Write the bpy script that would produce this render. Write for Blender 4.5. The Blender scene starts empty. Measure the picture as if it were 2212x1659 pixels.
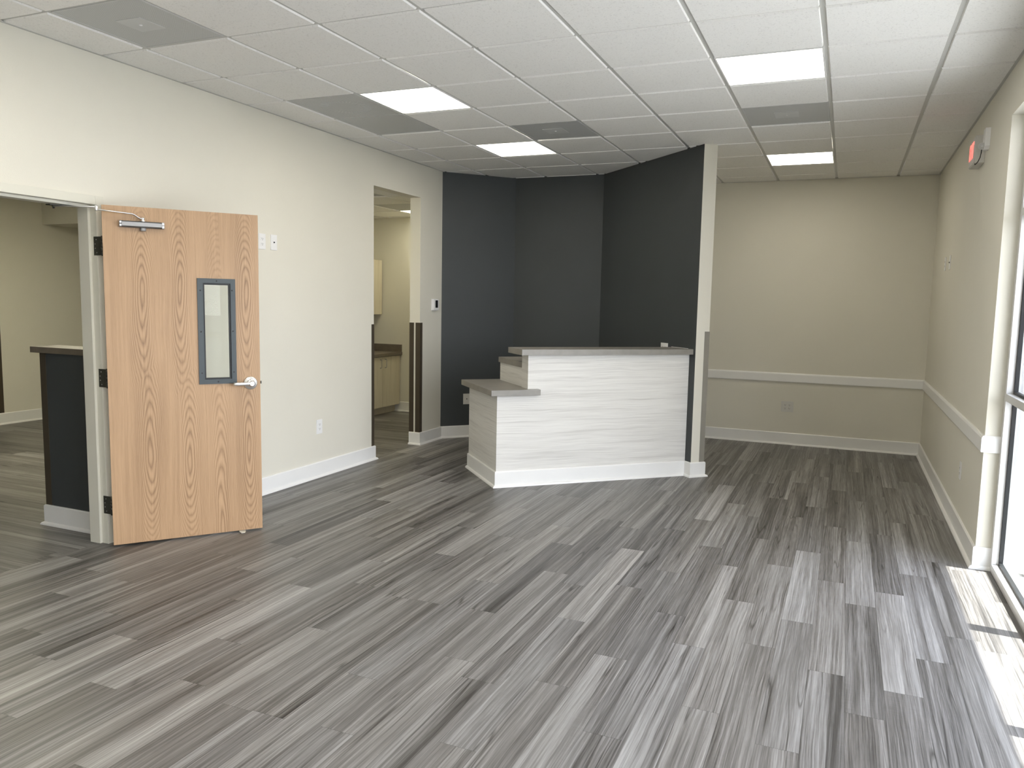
import bpy, bmesh, math, random
from mathutils import Vector, Matrix

random.seed(7)
SC = bpy.context.scene
COL = SC.collection
R2 = math.sqrt(2.0)
H = 2.992            # ceiling height of the main room
HK = 2.70            # ceiling height of the rooms beyond the left wall
G = 0.6096           # ceiling module
XL, XR, YB, YF = -0.362, 4.664, 6.449, -5.6
XLB = -0.487         # rear face of the left wall

# ------------------------------------------------------------------ camera
cam_d = bpy.data.cameras.new('camera')
cam = bpy.data.objects.new('camera', cam_d)
COL.objects.link(cam)
SC.camera = cam
_f, _yaw, _pit, _rol = 1669.63, -0.39451, -0.10703, 0.0205
cy_, sy_ = math.cos(_yaw), math.sin(_yaw)
cp_, sp_ = math.cos(_pit), math.sin(_pit)
fw = Vector((sy_ * cp_, cy_ * cp_, sp_))
rt0 = Vector((cy_, -sy_, 0.0))
up0 = rt0.cross(fw)
rt = rt0 * math.cos(_rol) + up0 * math.sin(_rol)
up = up0 * math.cos(_rol) - rt0 * math.sin(_rol)
M = Matrix((rt, up, -fw)).transposed().to_4x4()
M.translation = Vector((3.85422, -2.85067, 1.56620))
cam.matrix_world = M
cam_d.sensor_width = 36.0
cam_d.lens = _f / 2212.0 * 36.0
cam_d.shift_x = -22.53 / 2212.0
cam_d.shift_y = 2.89 / 2212.0
cam_d.clip_start = 0.05
cam_d.clip_end = 300

# ------------------------------------------------------------------ view, sky, sun
SC.view_settings.view_transform = 'Standard'
SC.view_settings.look = 'None'
SC.view_settings.gamma = 1.0
SC.view_settings.use_curve_mapping = False
SC.view_settings.exposure = -0.10
PANEL = 13.2
PCOL = (1.0, 0.925, 0.775)
KPANEL = 13.6
KCOL = (1.0, 0.93, 0.69)
SUN_E = 36.0
SKY_S = 11.2
wd = bpy.data.worlds.new('sky')
SC.world = wd
wd.use_nodes = True
wn = wd.node_tree
wn.nodes.clear()
# clear summer sky: bright white haze low over the horizon, deeper blue above
_tc = wn.nodes.new('ShaderNodeTexCoord')
_sx = wn.nodes.new('ShaderNodeSeparateXYZ')
wn.links.new(_tc.outputs['Generated'], _sx.inputs[0])
_rp = wn.nodes.new('ShaderNodeValToRGB')
wn.links.new(_sx.outputs[2], _rp.inputs[0])
_els = _rp.color_ramp.elements
_stops = [(0.0, (0.99, 0.975, 1.04)), (0.22, (0.88, 0.89, 0.98)), (0.42, (0.78, 0.82, 0.96)), (0.70, (0.74, 0.81, 1.02)), (1.0, (0.60, 0.69, 0.94))]
while len(_els) > 1:
    _els.remove(_els[-1])
for _i, (_p, _c) in enumerate(_stops):
    _q = _els[0] if _i == 0 else _els.new(_p)
    _q.position = _p
    _q.color = (*_c, 1)
_bg = wn.nodes.new('ShaderNodeBackground')
_bg.inputs['Strength'].default_value = SKY_S
_wo = wn.nodes.new('ShaderNodeOutputWorld')
wn.links.new(_rp.outputs[0], _bg.inputs[0])
wn.links.new(_bg.outputs[0], _wo.inputs[0])

sun_d = bpy.data.lights.new('sun', 'SUN')
sun_d.energy = SUN_E
sun_d.angle = math.radians(0.6)
sun_d.color = (1.0, 0.97, 0.93)
sun = bpy.data.objects.new('sun', sun_d)
COL.objects.link(sun)
_e = math.radians(63)
_sd = Vector((-math.cos(_e), 0.10 * math.cos(_e), -math.sin(_e))).normalized()
sun.rotation_euler = _sd.to_track_quat('-Z', 'Y').to_euler()
sun.location = (8, 0, 8)

SC.cycles.use_denoising = True
SC.cycles.max_bounces = 10
SC.cycles.diffuse_bounces = 6
SC.cycles.glossy_bounces = 4
SC.cycles.transmission_bounces = 8
SC.cycles.caustics_reflective = False
SC.cycles.caustics_refractive = False
SC.cycles.sample_clamp_indirect = 6.0

# sky portals in the glazed walls only steer the sampling of the sky
def portal(loc, rot, sx, sy):
    d = bpy.data.lights.new('window_portal', 'AREA')
    d.shape = 'RECTANGLE'
    d.size, d.size_y = sx, sy
    d.cycles.is_portal = True
    o = bpy.data.objects.new('window_portal', d)
    COL.objects.link(o)
    o.location, o.rotation_euler = loc, rot
portal((4.90, -1.5, 1.35), (0, math.radians(90), 0), 2.7, 8.0)


# ------------------------------------------------------------------ node helper
class NT:
    def __init__(s, name, rough=0.5, spec=0.5, metal=0.0):
        s.m = bpy.data.materials.new(name)
        s.m.use_nodes = True
        s.t = s.m.node_tree
        s.b = s.t.nodes['Principled BSDF']
        s.set('Roughness', rough)
        s.set('Specular IOR Level', spec)
        s.set('Metallic', metal)

    def set(s, k, v):
        if hasattr(v, 'links'):
            s.t.links.new(v, s.b.inputs[k])
        else:
            s.b.inputs[k].default_value = v

    def _in(s, n, i, v):
        if v is None:
            return
        if hasattr(v, 'links'):
            s.t.links.new(v, n.inputs[i])
        else:
            n.inputs[i].default_value = v

    def math(s, op, a, b=None, c=None, clamp=False):
        n = s.t.nodes.new('ShaderNodeMath')
        n.operation = op
        n.use_clamp = clamp
        s._in(n, 0, a); s._in(n, 1, b); s._in(n, 2, c)
        return n.outputs[0]

    def add(s, a, b): return s.math('ADD', a, b)
    def mul(s, a, b): return s.math('MULTIPLY', a, b)
    def sub(s, a, b): return s.math('SUBTRACT', a, b)

    def coord(s, which='Object'):
        n = s.t.nodes.new('ShaderNodeTexCoord')
        return n.outputs[which]

    def sep(s, v):
        n = s.t.nodes.new('ShaderNodeSeparateXYZ')
        s.t.links.new(v, n.inputs[0])
        return n.outputs[0], n.outputs[1], n.outputs[2]

    def comb(s, x, y, z=0.0):
        n = s.t.nodes.new('ShaderNodeCombineXYZ')
        s._in(n, 0, x); s._in(n, 1, y); s._in(n, 2, z)
        return n.outputs[0]

    def noise(s, vec, scale=1.0, detail=2.0, rough=0.5, dist=0.0):
        n = s.t.nodes.new('ShaderNodeTexNoise')
        s.t.links.new(vec, n.inputs['Vector'])
        n.inputs['Scale'].default_value = scale
        n.inputs['Detail'].default_value = detail
        n.inputs['Roughness'].default_value = rough
        n.inputs['Distortion'].default_value = dist
        return n.outputs[0]

    def voro(s, vec, scale):
        n = s.t.nodes.new('ShaderNodeTexVoronoi')
        s.t.links.new(vec, n.inputs['Vector'])
        n.inputs['Scale'].default_value = scale
        return n.outputs[0]

    def attr(s, name):
        n = s.t.nodes.new('ShaderNodeAttribute')
        n.attribute_name = name
        return n.outputs['Color'], n.outputs['Fac']

    def ramp(s, fac, stops):
        n = s.t.nodes.new('ShaderNodeValToRGB')
        s.t.links.new(fac, n.inputs[0])
        el = n.color_ramp.elements
        while len(el) > 1:
            el.remove(el[-1])
        for i, (p, c) in enumerate(stops):
            e = el[0] if i == 0 else el.new(p)
            e.position = p
            e.color = tuple(c) + (1,) if len(c) == 3 else c
        return n.outputs[0]

    def mix(s, fac, a, b, mode='MIX'):
        n = s.t.nodes.new('ShaderNodeMix')
        n.data_type = 'RGBA'
        n.blend_type = mode
        s._in(n, 0, fac)
        for i, v in ((6, a), (7, b)):
            if hasattr(v, 'links'):
                s.t.links.new(v, n.inputs[i])
            else:
                n.inputs[i].default_value = tuple(v) + (1,) if len(v) == 3 else v
        return n.outputs[2]

    def maprange(s, v, a, b, c=0.0, d=1.0):
        n = s.t.nodes.new('ShaderNodeMapRange')
        s.t.links.new(v, n.inputs[0])
        for i, x in enumerate((a, b, c, d)):
            n.inputs[i + 1].default_value = x
        return n.outputs[0]

    def bump(s, h, strength=0.2, dist=0.01):
        n = s.t.nodes.new('ShaderNodeBump')
        n.inputs['Strength'].default_value = strength
        n.inputs['Distance'].default_value = dist
        s.t.links.new(h, n.inputs['Height'])
        s.t.links.new(n.outputs[0], s.b.inputs['Normal'])


def simple(name, col, rough=0.5, spec=0.5, metal=0.0, var=0.04, vs=6.0, bump=0.0, bs=300.0):
    """plain colour with a faint mottling and an optional fine surface relief"""
    n = NT(name, rough, spec, metal)
    co = n.coord()
    k = n.maprange(n.noise(co, vs, 3.0), 0.3, 0.7, 1.0 - var, 1.0 + var)
    v = n.t.nodes.new('ShaderNodeVectorMath')
    v.operation = 'SCALE'
    v.inputs[0].default_value = col
    n.t.links.new(k, v.inputs['Scale'])
    n.set('Base Color', v.outputs[0])
    if bump:
        n.bump(n.noise(co, bs, 2.0), bump, 0.002)
    return n.m


# ------------------------------------------------------------------ materials
MAT = {}
MAT['wall'] = simple('beige_wall_paint', (0.700, 0.678, 0.598), 0.62, 0.35, var=0.012, vs=1.5, bump=0.25, bs=190)
MAT['wall_dark'] = simple('charcoal_wall_paint', (0.0540, 0.0605, 0.0640), 0.55, 0.35, var=0.04, vs=1.5, bump=0.25, bs=190)
MAT['trim'] = simple('white_trim_paint', (0.80, 0.80, 0.79), 0.35, 0.5, var=0.01)
MAT['frame_paint'] = simple('pale_grey_frame_paint', (0.66, 0.645, 0.565), 0.4, 0.5, var=0.01)
MAT['plastic'] = simple('white_plastic', (0.80, 0.80, 0.80), 0.35, 0.5, var=0.01)
MAT['plastic_dim'] = simple('grey_white_plastic', (0.62, 0.61, 0.58), 0.45, 0.5, var=0.02)
MAT['plastic_cream'] = simple('cream_rubber', (0.62, 0.60, 0.52), 0.6, 0.3, var=0.03)
MAT['black'] = simple('black_rubber', (0.008, 0.009, 0.010), 0.5, 0.4, var=0.05)
MAT['slot'] = simple('dark_slot', (0.03, 0.03, 0.03), 0.7, 0.2, var=0.05)
MAT['guard'] = simple('bronze_brown_vinyl', (0.060, 0.048, 0.034), 0.45, 0.4, var=0.06)
MAT['guard_grey'] = simple('taupe_grey_vinyl', (0.24, 0.225, 0.195), 0.38, 0.5, var=0.04)
MAT['steel'] = simple('brushed_steel', (0.90, 0.90, 0.91), 0.36, 0.5, 1.0, var=0.03, vs=60)
MAT['alu'] = simple('satin_aluminium', (0.34, 0.34, 0.345), 0.5, 0.5, 0.4, var=0.03, vs=30)
MAT['alu_dark'] = simple('dark_grey_enamel', (0.12, 0.12, 0.12), 0.4, 0.5, 0.2, var=0.03)
MAT['bronze'] = simple('dark_bronze_metal', (0.055, 0.055, 0.045), 0.42, 0.5, 0.4, var=0.06, vs=40)
MAT['visframe'] = simple('slate_grey_enamel', (0.040, 0.052, 0.058), 0.45, 0.5, 0.1, var=0.03)
MAT['window_metal'] = simple('clear_anodised_aluminium', (0.66, 0.66, 0.66), 0.38, 0.5, 0.35, var=0.015)
MAT['tee'] = simple('white_steel_tee', (0.50, 0.50, 0.48), 0.45, 0.4, var=0.01)
MAT['stucco'] = simple('pale_stucco', (0.66, 0.63, 0.58), 0.9, 0.2, var=0.06, vs=30, bump=0.9, bs=90)
MAT['concrete'] = simple('pale_concrete', (0.34, 0.335, 0.325), 0.85, 0.2, var=0.08, vs=3, bump=0.3, bs=60)
MAT['asphalt'] = simple('grey_paving', (0.20, 0.195, 0.19), 0.9, 0.2, var=0.1, vs=3)
MAT['grass'] = simple('lawn', (0.08, 0.13, 0.035), 0.9, 0.2, var=0.3, vs=5)

# ceiling tile: white mineral fibre with small pits
n = NT('mineral_fibre_tile', 0.9, 0.15)
co = n.coord()
p1 = n.maprange(n.noise(co, 95, 3.0, 0.6), 0.33, 0.42, 0.0, 1.0)
p2 = n.maprange(n.noise(co, 260, 2.0, 0.6), 0.34, 0.44, 0.0, 1.0)
pm = n.mul(n.maprange(p1, 0, 1, 0.72, 1.0), n.maprange(p2, 0, 1, 0.86, 1.0))
n.set('Base Color', n.mix(pm, (0.40, 0.39, 0.375), (0.84, 0.835, 0.815)))
n.bump(pm, 0.35, 0.002)
MAT['tile'] = n.m

# perforated grey diffuser
n = NT('perforated_grey_metal', 0.5, 0.4, 0.1)
x, y, z = n.sep(n.coord())
sx = n.math('SINE', n.mul(x, 2 * math.pi / 0.0062))
sy = n.math('SINE', n.mul(y, 2 * math.pi / 0.0062))
hole = n.maprange(n.mul(sx, sy), 0.05, 0.35, 0.0, 1.0)
n.set('Base Color', n.mix(hole, (0.54, 0.55, 0.55), (0.34, 0.35, 0.35)))
MAT['perf'] = n.m
MAT['perf_plaque'] = simple('grey_diffuser_plaque', (0.53, 0.54, 0.54), 0.5, 0.4, var=0.03)

# light diffuser
def emis(name, col, st):
    m = bpy.data.materials.new(name)
    m.use_nodes = True
    b = m.node_tree.nodes['Principled BSDF']
    b.inputs['Base Color'].default_value = (0.8, 0.8, 0.78, 1)
    b.inputs['Emission Color'].default_value = (*col, 1)
    b.inputs['Emission Strength'].default_value = st
    return m
MAT['panel'] = emis('lit_diffuser', PCOL, PANEL)
MAT['panel_k'] = emis('lit_diffuser_warm', KCOL, KPANEL)
MAT['panel_side_added'] = emis('added_diffuser_side', KCOL, KPANEL * 2.8)  # glow of the unseen lamps added in the side room
MAT['exit_red'] = emis('lit_red_letters', (1.0, 0.05, 0.04), 1.2)

# glass
def glass(name, col=(0.97, 0.99, 0.98), rough=0.0, ior=1.5):
    m = bpy.data.materials.new(name)
    m.use_nodes = True
    t = m.node_tree
    t.nodes.clear()
    o = t.nodes.new('ShaderNodeOutputMaterial')
    tr = t.nodes.new('ShaderNodeBsdfTransparent')
    tr.inputs[0].default_value = (*col, 1)
    gl = t.nodes.new('ShaderNodeBsdfGlossy')
    gl.inputs['Roughness'].default_value = rough
    fr = t.nodes.new('ShaderNodeFresnel')
    geo = t.nodes.new('ShaderNodeNewGeometry')      # same reflectance from both sides of the pane
    mr = t.nodes.new('ShaderNodeMapRange')
    mr.inputs[3].default_value = ior
    mr.inputs[4].default_value = 1 / ior
    t.links.new(geo.outputs['Backfacing'], mr.inputs[0])
    t.links.new(mr.outputs[0], fr.inputs[0])
    mx = t.nodes.new('ShaderNodeMixShader')
    t.links.new(fr.outputs[0], mx.inputs[0])
    t.links.new(tr.outputs[0], mx.inputs[1])
    t.links.new(gl.outputs[0], mx.inputs[2])
    t.links.new(mx.outputs[0], o.inputs[0])
    return m
MAT['glass'] = glass('clear_glass')
MAT['glass_door'] = glass('low_reflection_glass', (0.95, 0.97, 0.95), 0.0, 1.22)
MAT['glass_lens'] = glass('clear_lens', (0.85, 0.85, 0.85), 0.1)

# wood-look vinyl planks: UV in metres (u across, v along), face attributes rnd and tone
n = NT('grey_wood_look_planks', 0.42, 0.5)
uv = n.t.nodes.new('ShaderNodeUVMap').outputs[0]
u, v, _ = n.sep(uv)
rc, rnd = n.attr('rnd')
_, tone = n.attr('tone')
off = n.mul(rnd, 87.0)
vv = n.add(v, off)
uu = n.add(u, n.mul(rnd, 31.0))
warp = n.sub(n.noise(n.comb(n.mul(uu, 6.0), n.mul(vv, 1.6), off), 1.0, 2.0, 0.5), 0.5)
uw = n.add(uu, n.mul(warp, 0.022))
broad = n.noise(n.comb(n.mul(uw, 24.0), n.mul(vv, 0.55), off), 1.0, 2.0, 0.55)
mid = n.noise(n.comb(n.mul(uw, 78.0), n.mul(vv, 1.5), off), 1.0, 4.0, 0.68)
fine = n.noise(n.comb(n.mul(uw, 300.0), n.mul(vv, 6.0), off), 1.0, 3.0, 0.65)
cont = n.noise(n.comb(n.mul(uw, 13.0), n.mul(vv, 0.42), n.add(off, 5.0)), 1.0, 1.0, 0.4)
lines = n.math('FRACT', n.mul(cont, 7.0))
lines = n.math('ABSOLUTE', n.sub(lines, 0.5))
lmask = n.maprange(n.noise(n.comb(n.mul(uu, 5.0), n.mul(vv, 1.4), n.add(off, 9.0)), 1.0, 2.0), 0.47, 0.62, 0.0, 1.0)
vein = n.mul(n.maprange(lines, 0.0, 0.075, 1.0, 0.0), lmask)
saw = n.noise(n.comb(n.mul(uu, 10.0), n.mul(vv, 190.0), off), 1.0, 1.0)
sawm = n.maprange(n.noise(n.comb(n.mul(uu, 9.0), n.mul(vv, 2.2), n.add(off, 3.0)), 1.0, 1.0), 0.56, 0.68, 0.0, 0.10)
sq = n.mul(n.add(uw, n.mul(n.sub(n.noise(n.comb(off, n.mul(vv, 2.2), 1.0), 1.0, 1.0), 0.5), 0.008)), 24.0)
strip = n.noise(n.comb(n.math('FLOOR', sq), n.mul(vv, 0.12), off), 3.7, 0.0)
edge = n.maprange(n.math('ABSOLUTE', n.sub(n.math('FRACT', sq), 0.5)), 0.465, 0.5, 0.0, 1.0)
edge = n.mul(edge, n.maprange(n.noise(n.comb(n.math('FLOOR', n.add(sq, 0.5)), n.mul(vv, 2.4), n.add(off, 4.0)), 1.0, 2.0), 0.45, 0.58, 0.0, 1.0))
streak = n.noise(n.comb(n.mul(uw, 150.0), n.mul(vv, 0.9), n.add(off, 2.0)), 1.0, 2.0, 0.6)
streak = n.maprange(streak, 0.32, 0.68, -0.5, 0.5)
val = n.add(n.mul(n.sub(broad, 0.5), 0.50), n.mul(n.sub(mid, 0.5), 0.80))
val = n.sub(val, n.mul(edge, 0.20))
val = n.add(val, n.mul(streak, 0.22))
val = n.add(val, n.mul(n.sub(strip, 0.5), 0.54))
val = n.add(val, n.mul(n.sub(fine, 0.5), 0.50))
val = n.add(val, n.mul(n.sub(saw, 0.5), sawm))
val = n.add(val, n.add(n.mul(n.sub(tone, 0.5), 0.92), 0.50))
val = n.sub(val, n.mul(vein, 0.34))
col = n.ramp(val, [(0.0, (0.020, 0.018, 0.017)), (0.25, (0.066, 0.062, 0.059)), (0.5, (0.150, 0.143, 0.138)),
                   (0.75, (0.262, 0.254, 0.250)), (1.0, (0.385, 0.377, 0.370))])
# joints
W_PL, L_PL = 0.1486, 1.2192
ju = n.math('MINIMUM', u, n.sub(W_PL, u))
jv = n.math('MINIMUM', v, n.sub(L_PL, v))
jn = n.maprange(n.math('MINIMUM', ju, jv), 0.0003, 0.0014, 0.45, 1.0)
col = n.mix(1.0, col, n.comb(jn, jn, jn), 'MULTIPLY')
hue = n.mix(n.math('FRACT', n.mul(rnd, 7.31)), (1.0, 0.985, 0.965), (0.985, 0.99, 1.0))
col = n.mix(1.0, col, hue, 'MULTIPLY')
n.set('Base Color', col)
n.set('Roughness', n.maprange(mid, 0.2, 0.8, 0.36, 0.50))
n.bump(n.add(n.mul(fine, 0.6), n.mul(jn, 1.5)), 0.12, 0.0015)
MAT['floor'] = n.m

# oak veneer door: local x across, z up
n = NT('oak_veneer', 0.42, 0.4)
x, y, z = n.sep(n.coord())
wob = n.mul(n.sub(n.noise(n.comb(n.mul(x, 5.0), 0.0, n.mul(z, 1.9)), 1.0, 2.0, 0.5), 0.5), 0.040)
wob2 = n.mul(n.sub(n.noise(n.comb(n.mul(x, 26.0), 3.0, n.mul(z, 9.0)), 1.0, 3.0, 0.6), 0.5), 0.0045)
xw = n.add(x, wob)
r = None
for cu, zc, lu, ld in ((0.205, 1.60, 8.0, 13.0), (0.418, 1.62, 8.5, 12.5), (0.812, 1.60, 8.5, 13.0),
                       (0.222, 0.56, 13.0, 9.5), (0.450, 0.50, 11.0, 9.0), (0.815, 0.56, 12.0, 10.0), (0.640, 0.02, 17.0, 10.0)):
    dz = n.sub(z, zc)
    dz = n.add(n.math('DIVIDE', n.math('MAXIMUM', dz, 0.0), lu), n.math('DIVIDE', n.math('MINIMUM', dz, 0.0), ld))
    du = n.mul(n.sub(xw, cu), 0.66)
    ri = n.math('SQRT', n.add(n.mul(du, du), n.mul(dz, dz)))
    r = ri if r is None else n.math('MINIMUM', r, ri)
r = n.add(r, wob2)
band = n.math('FRACT', n.add(n.mul(r, 62.0), n.mul(n.mul(r, r), 1500.0)))
ring = n.maprange(n.math('ABSOLUTE', n.sub(band, 0.60)), 0.0, 0.42, 1.0, 0.0)
ring = n.math('POWER', ring, 1.5)
amp = n.maprange(r, 0.02, 0.07, 0.66, 0.26)
pore = n.noise(n.comb(n.mul(x, 420.0), 0.0, n.mul(z, 7.0)), 1.0, 3.0, 0.7)
pore = n.maprange(pore, 0.36, 0.70, 0.0, 1.0)
strk = n.maprange(n.noise(n.comb(n.mul(xw, 95.0), 4.0, n.mul(z, 1.1)), 1.0, 2.0, 0.6), 0.3, 0.7, 0.0, 1.0)
leaf = n.noise(n.comb(n.mul(n.math('FLOOR', n.mul(n.add(x, 0.012), 7.6)), 3.7), 0.0, 0.0), 1.0, 0.0)
broad = n.noise(n.comb(n.mul(x, 11.0), 0.0, n.mul(z, 0.7)), 1.0, 2.0, 0.5)
k = n.add(n.mul(ring, amp), n.mul(pore, 0.26))
k = n.add(k, n.mul(n.sub(strk, 0.5), 0.30))
k = n.add(k, n.mul(n.sub(leaf, 0.5), 0.25))
k = n.add(k, n.mul(n.sub(broad, 0.5), 0.5))
n.set('Base Color', n.ramp(k, [(0.0, (0.468, 0.303, 0.172)), (0.42, (0.358, 0.222, 0.121)), (1.0, (0.200, 0.116, 0.059))]))
n.bump(k, 0.06, 0.001)
MAT['oak'] = n.m
MAT['oak_edge'] = simple('oak_edge_band', (0.36, 0.23, 0.13), 0.5, 0.4, var=0.1, vs=40)

# pale laminate with grey horizontal grain: local x / y across, z up
def laminate(name, base, dark, vertical=False, amp=1.0):
    n = NT(name, 0.42, 0.4)
    x, y, z = n.sep(n.coord())
    h = n.add(x, y)
    if vertical:
        h, z = z, h
    wz = n.add(z, n.mul(n.sub(n.noise(n.comb(n.mul(h, 1.6), 0.0, n.mul(z, 3.0)), 1.0, 2.0), 0.5), 0.05))
    a = n.noise(n.comb(n.mul(h, 0.9), 2.0, n.mul(wz, 34.0)), 1.0, 2.0, 0.6)
    b = n.noise(n.comb(n.mul(h, 2.5), 7.0, n.mul(wz, 150.0)), 1.0, 3.0, 0.6)
    c = n.noise(n.comb(n.mul(h, 1.1), 9.0, n.mul(wz, 7.0)), 1.0, 1.0, 0.5)
    k = n.add(n.mul(n.maprange(a, 0.50, 0.78, 0.0, 1.0), 0.55 * amp), n.mul(n.maprange(b, 0.38, 0.72, 0.0, 1.0), 0.50 * amp))
    k = n.add(k, n.mul(n.sub(c, 0.5), 0.45 * amp))
    n.set('Base Color', n.mix(n.math('MULTIPLY', k, 1.0, clamp=True), base, dark))
    return n.m
MAT['lam'] = laminate('whitewashed_wood_laminate', (0.73, 0.72, 0.69), (0.47, 0.455, 0.43))
MAT['lam_k'] = laminate('pale_wood_laminate', (0.62, 0.57, 0.45), (0.44, 0.39, 0.29), vertical=True)
MAT['top'] = simple('taupe_grey_laminate', (0.235, 0.222, 0.200), 0.36, 0.5, var=0.10, vs=9)
MAT['top_k'] = simple('brown_grey_laminate', (0.155, 0.130, 0.100), 0.38, 0.5, var=0.12, vs=14)


# ------------------------------------------------------------------ mesh helpers
class MB:
    def __init__(s):
        s.bm = bmesh.new()
        s.fm = []          # (faces, material slot)

    def box(s, x0, x1, y0, y1, z0, z1, bev=0.0, mi=0):
        ps = [(x, y, z) for x in (x0, x1) for y in (y0, y1) for z in (z0, z1)]
        vs = [s.bm.verts.new(p) for p in ps]
        idx = [(0, 1, 3, 2), (4, 6, 7, 5), (0, 4, 5, 1), (2, 3, 7, 6), (0, 2, 6, 4), (1, 5, 7, 3)]
        fs = [s.bm.faces.new([vs[i] for i in q]) for q in idx]
        for f in fs:
            f.material_index = mi
        if bev:
            es = list({e for f in fs for e in f.edges})
            r = bmesh.ops.bevel(s.bm, geom=es, offset=bev, segments=2, profile=0.7, affect='EDGES')
            for f in r['faces']:
                f.material_index = mi
        return fs

    def prism(s, pts, z0, z1, mi=0, side_mi=None):
        """vertical prism over a counter-clockwise plan polygon; side_mi gives a slot per side"""
        lo = [s.bm.verts.new((p[0], p[1], z0)) for p in pts]
        hi = [s.bm.verts.new((p[0], p[1], z1)) for p in pts]
        k = len(pts)
        f = s.bm.faces.new(hi); f.material_index = mi
        f = s.bm.faces.new(lo[::-1]); f.material_index = mi
        for i in range(k):
            j = (i + 1) % k
            f = s.bm.faces.new([lo[i], lo[j], hi[j], hi[i]])
            f.material_index = side_mi[i] if side_mi else mi

    def poly(s, pts, mi=0):
        f = s.bm.faces.new([s.bm.verts.new(p) for p in pts])
        f.material_index = mi
        return f

    def sweep(s, prof, path, mi=0):
        """profile (offset to the right of travel, z) along a plan path with mitred corners"""
        P = [Vector(p[:2]) for p in path]
        rings = []
        for i, p in enumerate(P):
            d0 = (P[i] - P[i - 1]).normalized() if i else None
            d1 = (P[i + 1] - P[i]).normalized() if i < len(P) - 1 else None
            if d0 is None: d0 = d1
            if d1 is None: d1 = d0
            n0 = Vector((d0.y, -d0.x)); n1 = Vector((d1.y, -d1.x))
            m = (n0 + n1)
            m = m / m.dot(n0)
            rings.append([s.bm.verts.new((p.x + m.x * o, p.y + m.y * o, z)) for o, z in prof])
        k = len(prof)
        for a, b in zip(rings, rings[1:]):
            for i in range(k):
                j = (i + 1) % k
                f = s.bm.faces.new([a[i], b[i], b[j], a[j]])
                f.material_index = mi
        s.bm.faces.new(rings[0]).material_index = mi
        s.bm.faces.new(rings[-1][::-1]).material_index = mi

    def lathe(s, c, axis, prof, seg=28, mi=0):
        """profile (distance along axis, radius) turned about an axis through c"""
        a = Vector(axis).normalized()
        t = a.orthogonal().normalized()
        b = a.cross(t)
        c = Vector(c)
        rings = []
        for d, r in prof:
            rings.append([s.bm.verts.new(c + a * d + (t * math.cos(q) + b * math.sin(q)) * r)
                          for q in [2 * math.pi * i / seg for i in range(seg)]])
        for A, B in zip(rings, rings[1:]):
            for i in range(seg):
                j = (i + 1) % seg
                f = s.bm.faces.new([A[i], A[j], B[j], B[i]])
                f.material_index = mi
                f.smooth = True
        s.bm.faces.new(rings[0][::-1]).material_index = mi
        s.bm.faces.new(rings[-1]).material_index = mi

    def tube(s, pts, r, seg=10, flat=None, mi=0):
        """round or flattened bar through points; flat=(w, h) for an oval section"""
        P = [Vector(p) for p in pts]
        rings = []
        for i, p in enumerate(P):
            d = (P[min(i + 1, len(P) - 1)] - P[max(i - 1, 0)]).normalized()
            upv = Vector((0, 0, 1)) if abs(d.z) < 0.9 else Vector((1, 0, 0))
            a = d.cross(upv).normalized()
            b = a.cross(d).normalized()
            w, h = flat if flat else (r, r)
            rings.append([s.bm.verts.new(p + a * (w * math.cos(q)) + b * (h * math.sin(q)))
                          for q in [2 * math.pi * k / seg for k in range(seg)]])
        for A, B in zip(rings, rings[1:]):
            for i in range(seg):
                j = (i + 1) % seg
                f = s.bm.faces.new([A[i], A[j], B[j], B[i]])
                f.material_index = mi
                f.smooth = True
        s.bm.faces.new(rings[0][::-1]).material_index = mi
        s.bm.faces.new(rings[-1]).material_index = mi

    def xf(s, m):
        bmesh.ops.transform(s.bm, matrix=m, verts=s.bm.verts)
        return s


def obj(name, mb, mats, parent=None, origin=None, world=True):
    """links ONE mesh object; vertices are given in world coordinates (world=True) or in the root's frame"""
    bm = mb.bm
    bmesh.ops.recalc_face_normals(bm, faces=bm.faces)
    me = bpy.data.meshes.new(name)
    o = bpy.data.objects.new(name, me)
    root = parent
    while root is not None and root.parent is not None:
        root = root.parent
    if root is not None:
        if world:
            bmesh.ops.transform(bm, matrix=root['_m'] and Matrix(root_m[root.name]).inverted(), verts=bm.verts)
    elif origin is not None:
        bmesh.ops.translate(bm, vec=-Vector(origin), verts=bm.verts)
        o.location = origin
    bm.to_mesh(me)
    bm.free()
    for m in (mats if isinstance(mats, (list, tuple)) else [mats]):
        me.materials.append(MAT[m] if isinstance(m, str) else m)
    COL.objects.link(o)
    if parent is not None:
        o.parent = parent
    return o


root_m = {}
def thing(name, label, cat, loc, rz=0.0, group=None, kind=None):
    o = bpy.data.objects.new(name, None)
    COL.objects.link(o)
    o.empty_display_size = 0.1
    o.location = loc
    o.rotation_euler = (0, 0, rz)
    o['_m'] = 1
    root_m[o.name] = Matrix.Translation(Vector(loc)) @ Matrix.Rotation(rz, 4, 'Z')
    return tag(o, label, cat, group, kind)


def tag(o, label, cat, group=None, kind=None):
    o['label'] = label
    o['category'] = cat
    if group: o['group'] = group
    if kind: o['kind'] = kind
    return o


def P(s, t):
    """plan point in the frame turned by 45 degrees"""
    return ((s + t) / R2, (s - t) / R2)


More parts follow.
